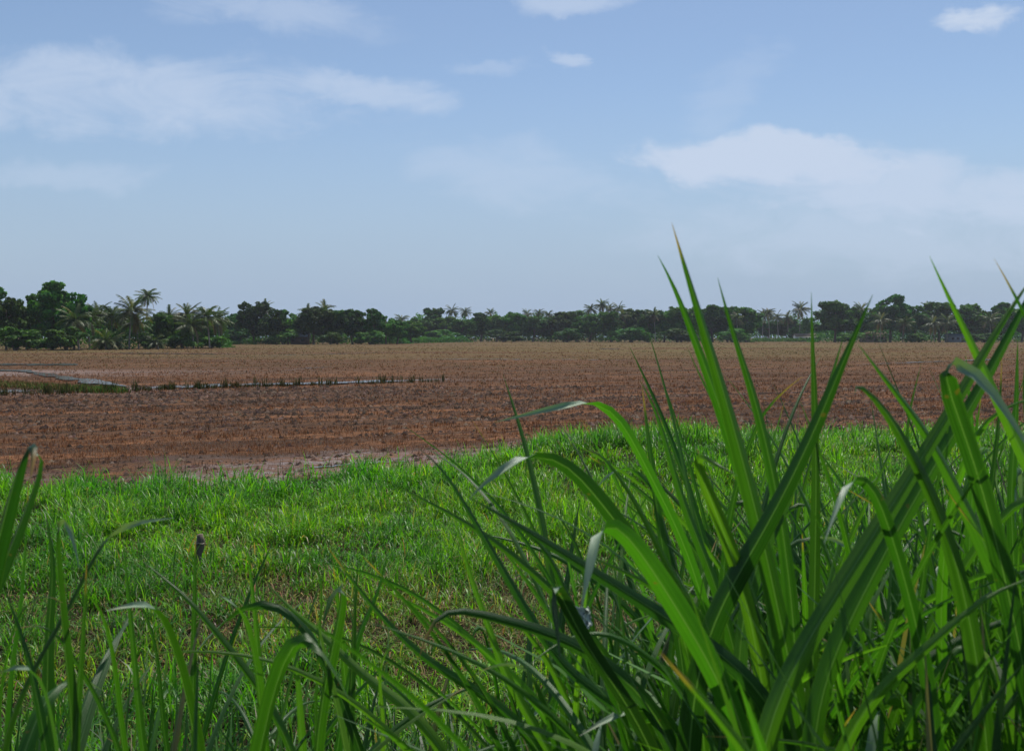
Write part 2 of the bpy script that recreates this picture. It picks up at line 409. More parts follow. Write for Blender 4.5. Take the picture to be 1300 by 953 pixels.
def build_stubble():
    rs = R(23); parts = []
    for (y0,y1,dens,k,h0,w0) in ((12.5,22,55,5,.10,.004),(22,36,32,5,.11,.006),(36,62,9,4,.13,.010),(62,110,2.6,4,.12,.02),(110,200,.9,3,.12,.04),(200,420,.17,3,.13,.07)):
        x, y = scatter(rs, y0, y1, dens, 1.2)
        ed = edge_dist(x,y)
        rv = row_val(x,y)
        keep = (y > ed+.2) & (rs.rand(len(x)) < .2+1.3*sstep(.35,.7,rv))
        x,y,rv = x[keep],y[keep],rv[keep]
        n = len(x); 
        ri = np.repeat(np.arange(n),k); m = len(ri)
        spread = .05 if y0<60 else .12
        bx = x[ri]+rs.normal(0,spread,m); by = y[ri]+rs.normal(0,spread,m)
        r = rv[ri]
        red = palette(rs,m,[(.21,.085,.035),(.27,.12,.05),(.13,.055,.03),(.34,.17,.08)],[4,3,3,1])
        dk = palette(rs,m,[(.055,.036,.022),(.09,.054,.03),(.13,.085,.04)],[3,3,1])
        c = np.where((rs.rand(m) < np.maximum(sstep(.38,.6,r),.8*sstep(45,90,by)))[:,None], red, dk)
        gr = sstep(35,150,by)*(N3.fbm(bx*.03,by*.05,2)>.42)
        ol = palette(rs,m,[(.1,.095,.028),(.14,.12,.04),(.075,.08,.022)],[3,2,2])
        c = np.where((rs.rand(m) < .8*gr)[:,None], ol, c)
        base = np.stack([bx,by,H(bx,by)-.02],-1)
        parts.append(ribbons(base,h0*(.5+1.*rs.rand(m)),w0*(.6+.8*rs.rand(m)),rs.rand(m)*6.283,rs.uniform(.1,1.6,m),c,2))
    V,Q,C = join(parts)
    tag(obj('rice_stubble', mesh_np('rice_stubble',V,Q,colr=C), M_straw),'reddish brown rice stubble in rows across the drained paddy field','stubble',kind='stuff')
    # clods of turned mud
    x, y = scatter(rs, 12.5, 46, 24, 1.2)
    ed = edge_dist(x,y); rv = row_val(x,y); keep = (y>ed+.1)&(rs.rand(len(x))<.25+1.2*(1-sstep(.35,.6,rv)))
    x,y = x[keep],y[keep]; n = len(x)
    oc = np.array([[1,0,0],[.3,.95,0],[-.9,.4,0],[-.5,-.85,0],[.6,-.8,0],[0,0,1.]])
    s = (.025+.06*rs.rand(n)**2)*(1+.02*(y-14))
    a = rs.rand(n)*6.283; ca,sa = np.cos(a),np.sin(a)
    P = oc[None]*(s[:,None,None])*(1+.5*(rs.rand(n,6,1)-.5))
    V = np.stack([x[:,None]+P[...,0]*ca[:,None]-P[...,1]*sa[:,None], y[:,None]+P[...,0]*sa[:,None]+P[...,1]*ca[:,None], H(x,y)[:,None]-.012+P[...,2]*.75],-1)
    k = np.arange(n)[:,None,None]*6; t = np.array([[0,1,5],[1,2,5],[2,3,5],[3,4,5],[4,0,5]])[None]+k
    c = palette(rs,n,[(.035,.023,.018),(.075,.046,.034),(.13,.09,.07)],[4,3,1.2]); 
    tag(obj('mud_clods', mesh_np('mud_clods',V,tris=t,colr=np.repeat(c,6,0)), M_straw),'dark clods of turned mud between the stubble rows','mud clods',kind='stuff')
build_stubble()

def build_bunds():
    rs = R(31)
    # grassy low bund at the left, running in to the water
    def along(line, n, sd):
        p = np.array([[(px-HX)/F*(CAMH*F/(py-HY)), CAMH*F/(py-HY)] for px,py in line])
        t = rs.rand(n)*(len(p)-1); x = np.interp(t,np.arange(len(p)),p[:,0])+rs.normal(0,sd,n); y = np.interp(t,np.arange(len(p)),p[:,1])+rs.normal(0,sd,n)
        return x,y,t/(len(p)-1)
    parts = []
    x,y,t = along([(-80,487),(0,490),(60,494),(100,496),(150,499)], 5200, .3)
    c = np.where((rs.rand(len(x))<.25+.5*(t>.75))[:,None], palette(rs,len(x),[(.06,.14,.02),(.1,.17,.03)],[1,1]), palette(rs,len(x),[(.17,.13,.05),(.12,.12,.035),(.22,.13,.06)],[2,2,1]))
    parts.append(ribbons(np.stack([x,y,H(x,y)],-1),.12+.25*rs.rand(len(x)),.012+.01*rs.rand(len(x)),rs.rand(len(x))*6.283,rs.uniform(.1,1.3,len(x)),c,2))
    V,Q,C = join(parts)
    tag(obj('bund_grass', mesh_np('bund_grass',V,Q,colr=C), M_straw),'straw and green grass along the low bund at the left of the field','grass',kind='stuff')
    # tufts standing along the water line
    k = 130; cx,cy,_ = along([(20,500),(150,497),(230,493),(330,490),(450,487),(575,483)], k, .12)
    n = 14; ri = np.repeat(np.arange(k),n); m = len(ri)
    hh = (.18+.4*rs.rand(k)**2)[ri]
    bx = cx[ri]+rs.normal(0,.07,m); by = cy[ri]-1.0+rs.normal(0,.07,m)
    c = palette(rs,m,[(.05,.06,.02),(.1,.1,.035),(.07,.1,.025),(.16,.11,.05)],[3,3,2,1])
    V,Q,C = ribbons(np.stack([bx,by,H(bx,by)],-1),hh*(.6+.6*rs.rand(m)),.012+.008*rs.rand(m),rs.rand(m)*6.283,rs.uniform(.05,.8,m),c,2)
    tag(obj('water_edge_tufts', mesh_np('water_edge_tufts',V,Q,colr=C), M_straw),'dark upright rice tufts standing along the thin line of water','rice tufts',kind='stuff')
build_bunds()

# ------------------------------------------------------------------ tubes
def tube(pts, rad, ns=8, close=True):
    pts = np.array(pts,dtype=float); n = len(pts); V=[]
    up = np.array([.13,.97,.2])
    for i in range(n):
        T = pts[min(i+1,n-1)]-pts[max(i-1,0)]; T/= np.linalg.norm(T)+1e-9
        S = np.cross(T,up); S/=np.linalg.norm(S)+1e-9; B = np.cross(T,S)
        a = np.arange(ns)/ns*2*np.pi
        V.append(pts[i]+rad[i]*(np.cos(a)[:,None]*S+np.sin(a)[:,None]*B))
    V = np.concatenate(V); q=[]
    for i in range(n-1):
        for j in range(ns):
            k=(j+1)%ns; q.append([i*ns+j,i*ns+k,(i+1)*ns+k,(i+1)*ns+j])
    V = np.vstack([V,pts[-1:]+0]); top = len(V)-1
    t = [[(n-1)*ns+j,(n-1)*ns+(j+1)%ns,top] for j in range(ns)]
    return V, np.array(q), np.array(t)
def merge(parts):
    V=[];Q=[];T=[];o=0
    for v,q,t in parts:
        V.append(v);Q.append(np.array(q).reshape(-1,4)+o);T.append(np.array(t).reshape(-1,3)+o);o+=len(v)
    return np.concatenate(V),np.concatenate(Q),np.concatenate(T)

# ------------------------------------------------------------------ trees
def crown_mesh(seed, blobs, nleaf, size, cols):
    rs = R(seed); V=[];C=[]
    blobs = list(blobs)
    for (x,y,z,r) in list(blobs):         # twigs standing out of the crown break its outline
        for _ in range(4):
            d=rs.normal(0,1,3); d[2]=abs(d[2])*.8; d/=np.linalg.norm(d); q=r*rs.uniform(.25,.5)
            blobs.append((x+d[0]*r*.95,y+d[1]*r*.95,z+d[2]*r*.85,q))
    tot = sum(b[3]**2 for b in blobs)
    for (x,y,z,r) in blobs:
        n = int(nleaf*r*r/tot)
        d = rs.normal(0,1,(n,3)); d/=np.linalg.norm(d,axis=1)[:,None]
        # lumpy surface: sub clumps
        k = 9; sd = rs.normal(0,1,(k,3)); sd/=np.linalg.norm(sd,axis=1)[:,None]
        lump = np.max(d@sd.T,1); rr = r*(.62+.42*lump**3)*(rs.rand(n)**.25*.35+.68)
        P = np.array([x,y,z])+d*rr[:,None]*np.array([1,1,.85])
        nn = d*.9+rs.normal(0,.75,(n,3))+np.array([0,0,.35]); nn/=np.linalg.norm(nn,axis=1)[:,None]
        a = np.cross(nn, rs.normal(0,1,(n,3))); a/=np.linalg.norm(a,axis=1)[:,None]; b = np.cross(nn,a)
        s = size*(.5+.9*rs.rand(n))[:,None]
        q = np.stack([P-a*s, P-b*s*.55, P+a*s, P+b*s*.55],1)
        c = np.array(cols[rs.randint(len(cols))])*(.8+.4*rs.rand())
        cc = c*(.65+.7*rs.rand(n,1))*(1+.1*(rs.rand(n,3)-.5))
        V.append(q.reshape(-1,3)); C.append(np.repeat(cc,4,0))
    V = np.concatenate(V); C = np.concatenate(C)
    return mesh_np('crown', V, np.arange(len(V)).reshape(-1,4), colr=C)
GREENS = [(.045,.11,.014),(.06,.14,.02),(.032,.08,.013),(.085,.16,.026),(.045,.11,.028)]
BRIGHT = [(.06,.13,.02),(.08,.15,.025),(.045,.1,.02)]
def make_blobs(seed, kind):
    rs = R(seed); B=[]
    # unit tree: height 1, crown radius about .35
    if kind=='round':
        for i in range(44):
            a=rs.rand()*6.283; u=rs.rand(); z=.3+.58*u; rr=.34*math.sqrt(max(0,1-((z-.52)/.44)**2))*rs.uniform(.45,1.)
            B.append((rr*math.cos(a),rr*math.sin(a),z,rs.uniform(.07,.135)))
    elif kind=='spread':
        for i in range(44):
            a=rs.rand()*6.283; z=rs.choice([.34,.48,.62,.75,.86])+rs.normal(0,.035); rr=rs.uniform(.05,.42)*(1.15-z*.55)
            B.append((rr*math.cos(a),rr*math.sin(a),z,rs.uniform(.07,.12)))
    elif kind=='tall':
        for i in range(26):
            a=rs.rand()*6.283; z=rs.uniform(.25,.92); rr=.24*math.sin(min(1,(1.05-z)*1.5)*1.57)*rs.uniform(.3,1.)
            B.append((rr*math.cos(a),rr*math.sin(a),z,rs.uniform(.07,.12)))
    else: # bush
        for i in range(16):
            a=rs.rand()*6.283; z=rs.uniform(.2,.75); rr=.5*rs.rand()**.6*(1.1-z*.6)
            B.append((rr*math.cos(a),rr*math.sin(a),z,rs.uniform(.14,.22)))
    return B
def trunk_mesh(seed, kind):
    rs = R(seed); parts=[]
    if kind=='bush':
        for i in range(4):
            a=rs.rand()*6.283; parts.append(tube([[0,0,-.05],[.1*math.cos(a),.1*math.sin(a),.3],[.22*math.cos(a),.22*math.sin(a),.6]],[.03,.02,.008],6))
    else:
        lean = rs.normal(0,.02,2)
        parts.append(tube([[0,0,-.03],[lean[0],lean[1],.2],[lean[0]*2,lean[1]*2,.45],[lean[0]*2,lean[1]*3,.75]],[.026,.02,.015,.006],8))
        for i in range(6):
            a=i*1.05+rs.rand(); z=.25+.08*i; l=rs.uniform(.16,.27)
            parts.append(tube([[lean[0]*1.5,lean[1]*1.5,z],[l*.5*math.cos(a),l*.5*math.sin(a),z+.09],[l*math.cos(a),l*math.sin(a),z+.2]],[.011,.008,.003],6))
    V,Q,T = merge(parts); return mesh_np('trunk',V,Q,T,smooth=True)
KINDS = {}
for kind, seeds in (('round',(1,2,3)),('spread',(4,5,6)),('tall',(7,8)),('bush',(9,10))):
    for s in seeds:
        n = 9500 if kind!='bush' else 3600
        c = crown_mesh(s, make_blobs(s,kind), n, .03 if kind!='bush' else .045, GREENS)
        c.materials.append(M_tree)
        t = trunk_mesh(s, kind); t.materials.append(M_bark)
        KINDS.setdefault(kind,[]).append((c,t))
for s in (40,41):
    c = crown_mesh(s, make_blobs(s,'round'), 9500, .03, BRIGHT); c.materials.append(M_tree)
    t = trunk_mesh(s,'round'); t.materials.append(M_bark); KINDS.setdefault('bright',[]).append((c,t))

def palm_crown(seed):
    rs = R(seed); V=[];T=[];C=[];o=0
    nf = 36
    for i in range(nf):
        az = i*2.399+rs.rand()*.4; el0 = math.radians(rs.uniform(-10,82)) if i%3 else math.radians(rs.uniform(-45,10))
        L = rs.uniform(2.9,3.8); n = 13; p=np.zeros(3); el=el0; pts=[p.copy()]; droop=rs.uniform(.035,.1)
        D = np.array([math.cos(az),math.sin(az),0])
        for k in range(n):
            p = p+(D*math.cos(el)+np.array([0,0,math.sin(el)]))*L/n; el -= droop*(1+.6*k/n); el=max(el,-1.45); pts.append(p.copy())
        S = np.array([-math.sin(az),math.cos(az),0]); tw = rs.uniform(-.5,.5)
        c = np.array([(.055,.085,.02),(.075,.1,.03),(.045,.07,.018),(.13,.12,.05)][rs.choice(4,p=[.4,.3,.2,.1])])*rs.uniform(.8,1.2)
        if el0 < -.35: c = np.array([.16,.11,.055])*rs.uniform(.7,1.1)
        for k in range(n):   # rachis
            w=.035*(1-k/n)+.01; a,b=pts[k],pts[k+1]
            V += [a-S*w,a+S*w,b+S*w,b-S*w]; T += [[o,o+1,o+2],[o,o+2,o+3]]; C += [c*1.4]*4; o+=4
        for k in range(2,2*n):
            f=k/(2*n); j=min(n-1,int(f*n)); q=pts[j]+(pts[j+1]-pts[j])*(f*n-j); Td=(pts[j+1]-pts[j])/np.linalg.norm(pts[j+1]-pts[j])
            ln=.85*math.sin(math.pi*min(1,f*.85+.12))**.6
            for sgn in (-1,1):
                dr=.35+.5*rs.rand()
                e=q+(S*sgn*math.cos(dr+tw*sgn)+Td*.55)*ln*.85+np.array([0,0,-math.sin(dr+tw*sgn)*ln*.8])
                V += [q-Td*.07,q+Td*.075,e]; T += [[o,o+1,o+2]]; C += [c*rs.uniform(.75,1.2)]*3; o+=3
    return mesh_np('palm_crown', V, tris=T, colr=C)
PALMC=[]
for s in (51,52,53):
    c = palm_crown(s); c.materials.append(M_palm); PALMC.append(c)
PALMT=[]
for s in (0.,.5,-.6):
    t=np.linspace(0,1,9); pts=np.stack([s*t**1.6,0*t,t],-1)*1.0
    V,Q,T=tube(pts,list(.17-.07*t),8); me=mesh_np('palm_trunk',V,Q,T,smooth=True); me.materials.append(M_palmbark); PALMT.append((me,s))

GL = CAMH*F
tree_rs = R(77)
def place_tree(kind, px, top, Y, wid=None, label=None, group=None, base=None):
    """px, top: crown centre and top in photo pixels; Y: distance in metres"""
    x=(px-HX)/F*Y; h=CAMH-(top-HY)/F*Y
    if kind=='palm':
        root = empty('coconut_palm',(x,Y,0), tree_rs.rand()*.6-.3)
        tm,s = PALMT[tree_rs.randint(3)]; ht=h-(1.9)
        k = 1. if wid is None else wid
        ht = h-1.9*k
        t=obj('trunk',tm,None,root); t.scale=(1,1,ht)
        c=obj('crown',PALMC[tree_rs.randint(3)],None,root); c.location=(s,0,ht-.05); c.scale=(k,k,k); c.rotation_euler=(0,0,tree_rs.rand()*6.28)
    else:
        nm = {'bush':'bush'}.get(kind,'broadleaf_tree')
        root = empty(nm,(x,Y,0), tree_rs.rand()*6.28)
        cm,tm = KINDS[kind][tree_rs.randint(len(KINDS[kind]))]
        w = wid/F*Y/(.8 if kind!='tall' else .62) if wid else h
        if kind=='bush': w = (wid/F*Y/1.15) if wid else h
        root.scale=(w,w,h)
        obj('trunk',tm,None,root); obj('crown',cm,None,root)
    return root

# groves: (section phrase, [(kind, px, top, distance, width px or palm scale, own label)])
SECT = {}
def sec(name, rows): SECT[name]=rows
sec('left grove', [
 ('spread',-20,366,176,70,None),
 ('bright',8,376,168,50,'bright green broadleaf tree at the left edge of the picture'),
 ('round',34,370,180,56,'mid-height dark tree just left of the tallest tree of the left grove'),
 ('tall',66,354,174,62,'tallest dark broadleaf tree with a narrow peak above the left grove'),
 ('round',94,368,172,50,'dark round tree on the right shoulder of the tallest left tree'),
 ('palm',100,392,168,1.,None),('palm',114,390,176,1.,None),('round',128,392,195,46,None),
 ('palm',128,386,190,1.,None),('palm',142,388,186,1.,None),
 ('palm',164,378,180,1.25,'large full-crowned coconut palm left of the lone tall palm'),
 ('palm',185,366,240,1.0,'lone tall coconut palm with a thin bare trunk rising over the left grove'),
 ('palm',134,420,172,.95,'low young palm with feathery fronds at the foot of the left grove'),
 ('palm',148,424,174,.8,'smallest low palm at the foot of the left grove'),
 ('palm',176,396,184,1.,None),('round',155,395,200,48,None),
 ('bright',203,396,192,40,None),('round',222,398,196,44,None),
 ('palm',201,424,178,.7,'stubby young palm under the green trees right of the lone palm'),
 ('palm',219,392,200,.9,None),
 ('palm',237,387,196,1.05,None),('palm',246,398,188,1.1,None),('palm',266,388,192,1.1,None),('palm',279,393,200,1.,None),
 ('round',256,402,205,46,None),('bush',188,420,180,40,None),('bush',232,415,188,50,None),
 ('bush',268,424,196,44,None),('bush',84,412,164,60,None),('bush',20,412,160,70,None)])
sec('second grove', [
 ('round',300,396,310,44,None),('bush',300,414,285,46,None),('spread',322,384,290,50,'tall spreading tree at the left end of the second grove'),
 ('palm',337,383,300,1.,None),('round',345,390,285,42,None),('round',366,391,288,44,None),
 ('palm',390,389,300,1.,None),('bright',398,388,284,54,'lighter green rounded tree in the middle of the second grove'),('palm',410,384,300,1.2,'palm standing over the lighter green tree of the second grove'),
 ('spread',428,392,292,46,None),('round',448,391,290,44,None),('tall',474,390,286,34,'dark upright tree near the right end of the second grove'),
 ('round',490,398,296,40,None),('palm',509,399,310,.9,None),('round',504,404,300,36,None),('bush',470,418,280,44,None),
 ('bush',420,420,280,44,None),('bush',360,416,282,50,None),('round',522,406,330,36,None)])
sec('far middle belt', [
 ('spread',548,395,430,38,'tree standing up just left of two palms in the far middle belt'),('round',534,406,420,34,None),('palm',574,393,430,1.25,None),('palm',591,395,440,1.2,None),
 ('round',566,404,425,36,None),('round',588,407,425,34,None),('tall',610,399,430,30,None),('round',630,402,430,36,None),
 ('palm',622,397,445,1.,None),('spread',652,400,430,40,None),('palm',668,398,450,1.1,None),('palm',683,397,450,1.1,None),('palm',698,399,450,1.1,None),
 ('round',676,404,430,36,None),('spread',700,406,430,34,None),('round',716,398,420,38,None),('round',733,396,420,40,None),
 ('palm',750,391,430,1.3,None),('palm',763,386,430,1.3,'tallest palm of the far middle belt'),('palm',773,391,435,1.1,None),('palm',784,390,430,1.3,None),
 ('round',748,402,410,40,None),('spread',776,400,400,44,None),('round',803,394,410,38,None),
 ('palm',793,398,405,1.2,None),('tall',822,395,400,34,None),('round',843,395,400,38,None),('palm',832,398,395,1.2,None),
 ('spread',865,393,395,42,None),('round',886,392,400,36,None),('tall',905,390,400,34,None),('round',924,391,400,40,None),
 ('palm',937,402,390,1.2,None),('spread',947,393,400,42,None),('bush',720,420,395,50,None),('bush',640,422,410,50,None),
 ('bush',560,422,410,50,None),('bush',800,418,385,50,None),('bush',860,420,385,50,None),('bush',930,420,385,50,None)])
sec('right grove', [
 ('palm',968,393,470,1.3,None),('palm',977,391,460,1.3,None),('palm',988,396,450,1.2,None),('palm',1001,397,470,1.2,None),
 ('palm',1015,384,440,1.5,'lone palm rising between the far belt and the big right trees'),
 ('round',975,406,480,34,None),('round',1000,403,480,36,None),('bush',1010,412,440,26,None),('round',1028,402,470,34,None),
 ('spread',1060,380,395,56,'broad rounded tree left of the largest right-hand tree'),('round',1082,388,400,44,None),
 ('palm',1092,385,400,1.3,'palm standing in the gap between the two largest right-hand trees'),
 ('round',1130,371,392,62,'largest dome-shaped dark tree of the right-hand grove'),
 ('palm',1118,398,380,1.35,'pale-fronded palm in front of the largest right-hand tree'),('palm',1146,402,380,1.4,None),
 ('round',1162,386,400,44,None),('palm',1176,384,410,1.2,None),('palm',1186,402,385,1.4,None),
 ('spread',1193,381,400,52,None),('palm',1202,400,385,1.4,None),('round',1232,384,400,50,None),
 ('round',1252,392,400,40,None),('tall',1272,382,400,36,'slender tree with a flat top near the right edge'),('round',1297,386,400,50,None),
 ('palm',1258,398,385,1.3,None),('spread',1330,384,400,56,None),('bush',1080,420,380,44,None),('bush',1166,422,378,40,None),
 ('bush',1250,422,378,50,None)])
ORD = ['first','second','third','fourth','fifth','sixth','seventh','eighth','ninth','tenth','eleventh','twelfth','thirteenth','fourteenth','fifteenth','sixteenth','seventeenth','eighteenth','nineteenth','twentieth']
_b = SECT.pop('far middle belt')
_b = [(r[0],r[1],r[2]-(3.5 if r[0] in ('round','spread','tall') else 5),r[3],r[4]*1.15 if r[0]!='palm' else (r[4] or 1)*.9,r[5]) for r in _b]
SECT['far belt\'s left half'] = [r for r in _b if r[1] < 740]
SECT['far belt\'s right half'] = [r for r in _b if r[1] >= 740]
for sname, rows in SECT.items():
    rows = sorted(rows, key=lambda r:r[1])
    cnt = {'palm':0,'bush':0,'tree':0}
    for (kind,px,top,Y,wid,lab) in rows:
        fam = kind if kind in ('palm','bush') else 'tree'
        cnt[fam]+=1
        o = place_tree(kind,px,top,Y,wid)
        adj = {'palm':'coconut palm','bush':'low leafy bush','round':'rounded broadleaf tree','spread':'spreading broadleaf tree','tall':'slender broadleaf tree','bright':'lighter green broadleaf tree'}[kind]
        noun = {'palm':'palms','bush':'bushes','tree':'broadleaf trees'}[fam]
        if not lab: lab = '%s, %s of the %s from left in %s%s'%(adj, ORD[cnt[fam]-1], noun.replace('broadleaf ',''), 'the ', sname)
        tag(o, lab, {'palm':'palm tree','bush':'bush','tree':'tree'}[fam], '%s of the %s'%(noun,sname))

# the wooded mass behind and the undergrowth at its foot: uncountable leaves
def mass(name, label, line, ht, depth, dens, size, cols, seed, cat='undergrowth'):
    rs = R(seed); P=[]
    L = [np.array(a,dtype=float) for a in line]
    for a,b in zip(L[:-1],L[1:]):
        ax,ay=(a[0]-HX)/F*a[1],a[1]; bx,by=(b[0]-HX)/F*b[1],b[1]
        ln=math.hypot(bx-ax,by-ay); n=int(ln*dens)
        t=rs.rand(n); x=ax+(bx-ax)*t; y=ay+(by-ay)*t+depth*(rs.rand(n)**1.3)
        lum=.35+.95*N1.fbm(x*.22+seed,y*.05,3)
        ends=sstep(0,.12,t) if b is L[1] else 1.; ends=ends*(sstep(1,.8,t) if b is L[-1] else 1.)
        z=ht*lum*(rs.rand(n)**.7)*ends
        P.append(np.stack([x,y,z],-1))
    P=np.concatenate(P); n=len(P)
    nn=rs.normal(0,1,(n,3))+np.array([0,-.5,.6]); nn/=np.linalg.norm(nn,axis=1)[:,None]
    a=np.cross(nn,rs.normal(0,1,(n,3))); a/=np.linalg.norm(a,axis=1)[:,None]; b=np.cross(nn,a)
    s=size*(.5+rs.rand(n))[:,None]
    V=np.stack([P-a*s,P-b*s*.55,P+a*s,P+b*s*.55],1).reshape(-1,3)
    cl=N2.fbm(P[:,0]*.15,P[:,2]*.4+seed,2)
    c=np.array(cols)[np.clip((cl*len(cols)*1.6-len(cols)*.3).astype(int),0,len(cols)-1)]*(.65+.7*rs.rand(n,1))
    tag(obj(name,mesh_np(name,V,np.arange(n*4).reshape(-1,4),colr=np.repeat(c,4,0)),M_tree),label,cat,kind='stuff')
mass('undergrowth','dark undergrowth at the foot of the left grove',[(-120,172),(110,176),(200,190),(284,205)],5.5,9,220,.22,GREENS,61)
mass('undergrowth','dense undergrowth at the foot of the second grove',[(284,300),(400,292),(520,310)],7,12,150,.3,GREENS,62)
mass('undergrowth','bluish undergrowth at the foot of the far middle belt',[(505,430),(700,428),(800,405),(958,405)],10,16,120,.42,GREENS,63)
mass('undergrowth','dark undergrowth at the foot of the right grove',[(1036,402),(1130,398),(1350,405)],8.,14,120,.4,GREENS,64)
mass('distant_wood','distant wood seen through the gaps between the groves',[(480,470),(960,520),(1400,520)],14,25,150,.5,GREENS,65,'wood')
mass('distant_wood','distant wood behind the left grove and the second grove',[(-150,270),(280,320),(530,400)],8,25,110,.4,GREENS,69,'wood')
mass('bank_grass','light green growth on the bank in the gap right of the left grove',[(270,262),(300,280),(352,284)],1.3,6,130,.16,BRIGHT,66,'bank growth')
mass('bank_grass','light green growth on the bank before the palms right of centre',[(955,425),(1000,430),(1040,415)],1.9,8,90,.26,BRIGHT,67,'bank growth')
mass('bank_grass','light green bushy growth in front of the second and middle belts',[(470,286),(520,330),(600,405)],2.6,6,60,.26,GREENS+BRIGHT,68,'bank growth')

# ------------------------------------------------------------------ houses among the trees
def boxv(x0,x1,y0,y1,z0,z1):
    V=np.array([[x0,y0,z0],[x1,y0,z0],[x1,y1,z0],[x0,y1,z0],[x0,y0,z1],[x1,y0,z1],[x1,y1,z1],[x0,y1,z1]],dtype=float)
    Q=np.array([[0,3,2,1],[4,5,6,7],[0,1,5,4],[1,2,6,5],[2,3,7,6],[3,0,4,7]]); return V,Q,np.zeros((0,3),int)
def house(px, Y, w, d, h, rh, wall, roof, label, nwin=2, rz=0., gable=True):
    x=(px-HX)/F*Y; r=empty('house',(x,Y,0),rz); tag(r,label,'house')
    V,Q,T=boxv(-w/2,w/2,0,d,-.2,h)
    V2=np.array([[-w/2,0,h],[-w/2,d,h],[-w/2,d/2,h+rh*.92],[w/2,0,h],[w/2,d,h],[w/2,d/2,h+rh*.92]])
    V3=np.vstack([V,V2]); T3=np.array([[8,10,9],[11,12,13]])
    obj('wall',mesh_np('wall',V3,Q,T3),wall,r)
    o=.35; e=.12
    RV=[];RQ=[]
    for s in (0,1):
        y0,y1=(-o,d/2) if s==0 else (d+o,d/2)
        z0=h-.12; z1=h+rh
        b=len(RV)
        RV+=[[-w/2-o,y0,z0],[w/2+o,y0,z0],[w/2+o,y1,z1],[-w/2-o,y1,z1],[-w/2-o,y0,z0+e],[w/2+o,y0,z0+e],[w/2+o,y1,z1+e],[-w/2-o,y1,z1+e]]
        RQ+=[[b,b+1,b+2,b+3],[b+4,b+7,b+6,b+5],[b,b+4,b+5,b+1],[b,b+3,b+7,b+4],[b+1,b+5,b+6,b+2]]
    obj('roof',mesh_np('roof',RV,RQ),roof,r)
    V,Q,T=boxv(-.45,.45,-.04,.03,0,min(2.,h-.3)); obj('door',mesh_np('door',V,Q),M_wood,r)
    for i in range(nwin):
        cx=(-1 if i%2 else 1)*w*(.27 if nwin<3 else .18+.2*(i//2)); 
        V,Q,T=merge([boxv(cx-.55,cx+.55,-.05,-.002,h*.38,h*.38+.08),boxv(cx-.55,cx+.55,-.05,-.002,h*.72,h*.72+.08),boxv(cx-.55,cx-.47,-.05,-.002,h*.38+.08,h*.72),boxv(cx+.47,cx+.55,-.05,-.002,h*.38+.08,h*.72),boxv(cx-.03,cx+.03,-.05,-.002,h*.38+.08,h*.72)])
        f=obj('window',mesh_np('window',V,Q),M_wood,r)
        V,Q,T=boxv(cx-.47,cx+.47,-.02,.01,h*.38+.08,h*.72); obj('pane',mesh_np('pane',V,Q),M_dark,f)
house(379,283,4.6,4,2.3,1.5,M_wood,M_sheet,'small brown hut with blue grey roof between trees of the second grove')
house(1024,432,9,5,2.4,1.1,M_limewash,M_thatch,'low whitewashed house left of the big right-hand trees')
house(1112,402,9,5,2.9,1.2,M_pinkwall,M_thatch,'reddish walled house in shade below the largest right-hand tree')
house(1222,399,10,5,2.6,.8,M_greywall,M_sheet,'long grey blue house under the trees near the right edge',4)

# ------------------------------------------------------------------ weathered post in the verge
def build_post():
    Y=9.6; p=at(253,678,Y); x=p[0]; z0=float(H(x,Y)); zt=p[2]
    r=R(5); n=9; pts=[[0.012*math.sin(i*1.1),.008*math.cos(i*.9),-.15+(zt-z0+.15)*i/(n-1)] for i in range(n)]
    rad=[.043,.042,.04,.041,.036,.034,.04,.038,.026]
    V,Q,T=tube(pts,rad,10); V+=r.normal(0,.004,V.shape)
    root=empty('wooden_post',(x,Y,z0)); tag(root,'short dark weathered wooden post standing in the verge grass','post')
    obj('stake',mesh_np('stake',V,Q,T,smooth=True),M_stump,root)
    a=np.linspace(0,2*np.pi,14); zz=(zt-z0)*.78
    V,Q,T=tube(np.stack([.045*np.cos(a),.045*np.sin(a),zz+.006*np.sin(3*a)],-1),[.006]*14,6)
    obj('binding',mesh_np('binding',V,Q,T,smooth=True),M_straw_plain,root)
M_straw_plain = simple_mat('twine', (.2,.16,.12),(.3,.25,.2),20,.9,.2)
build_post()

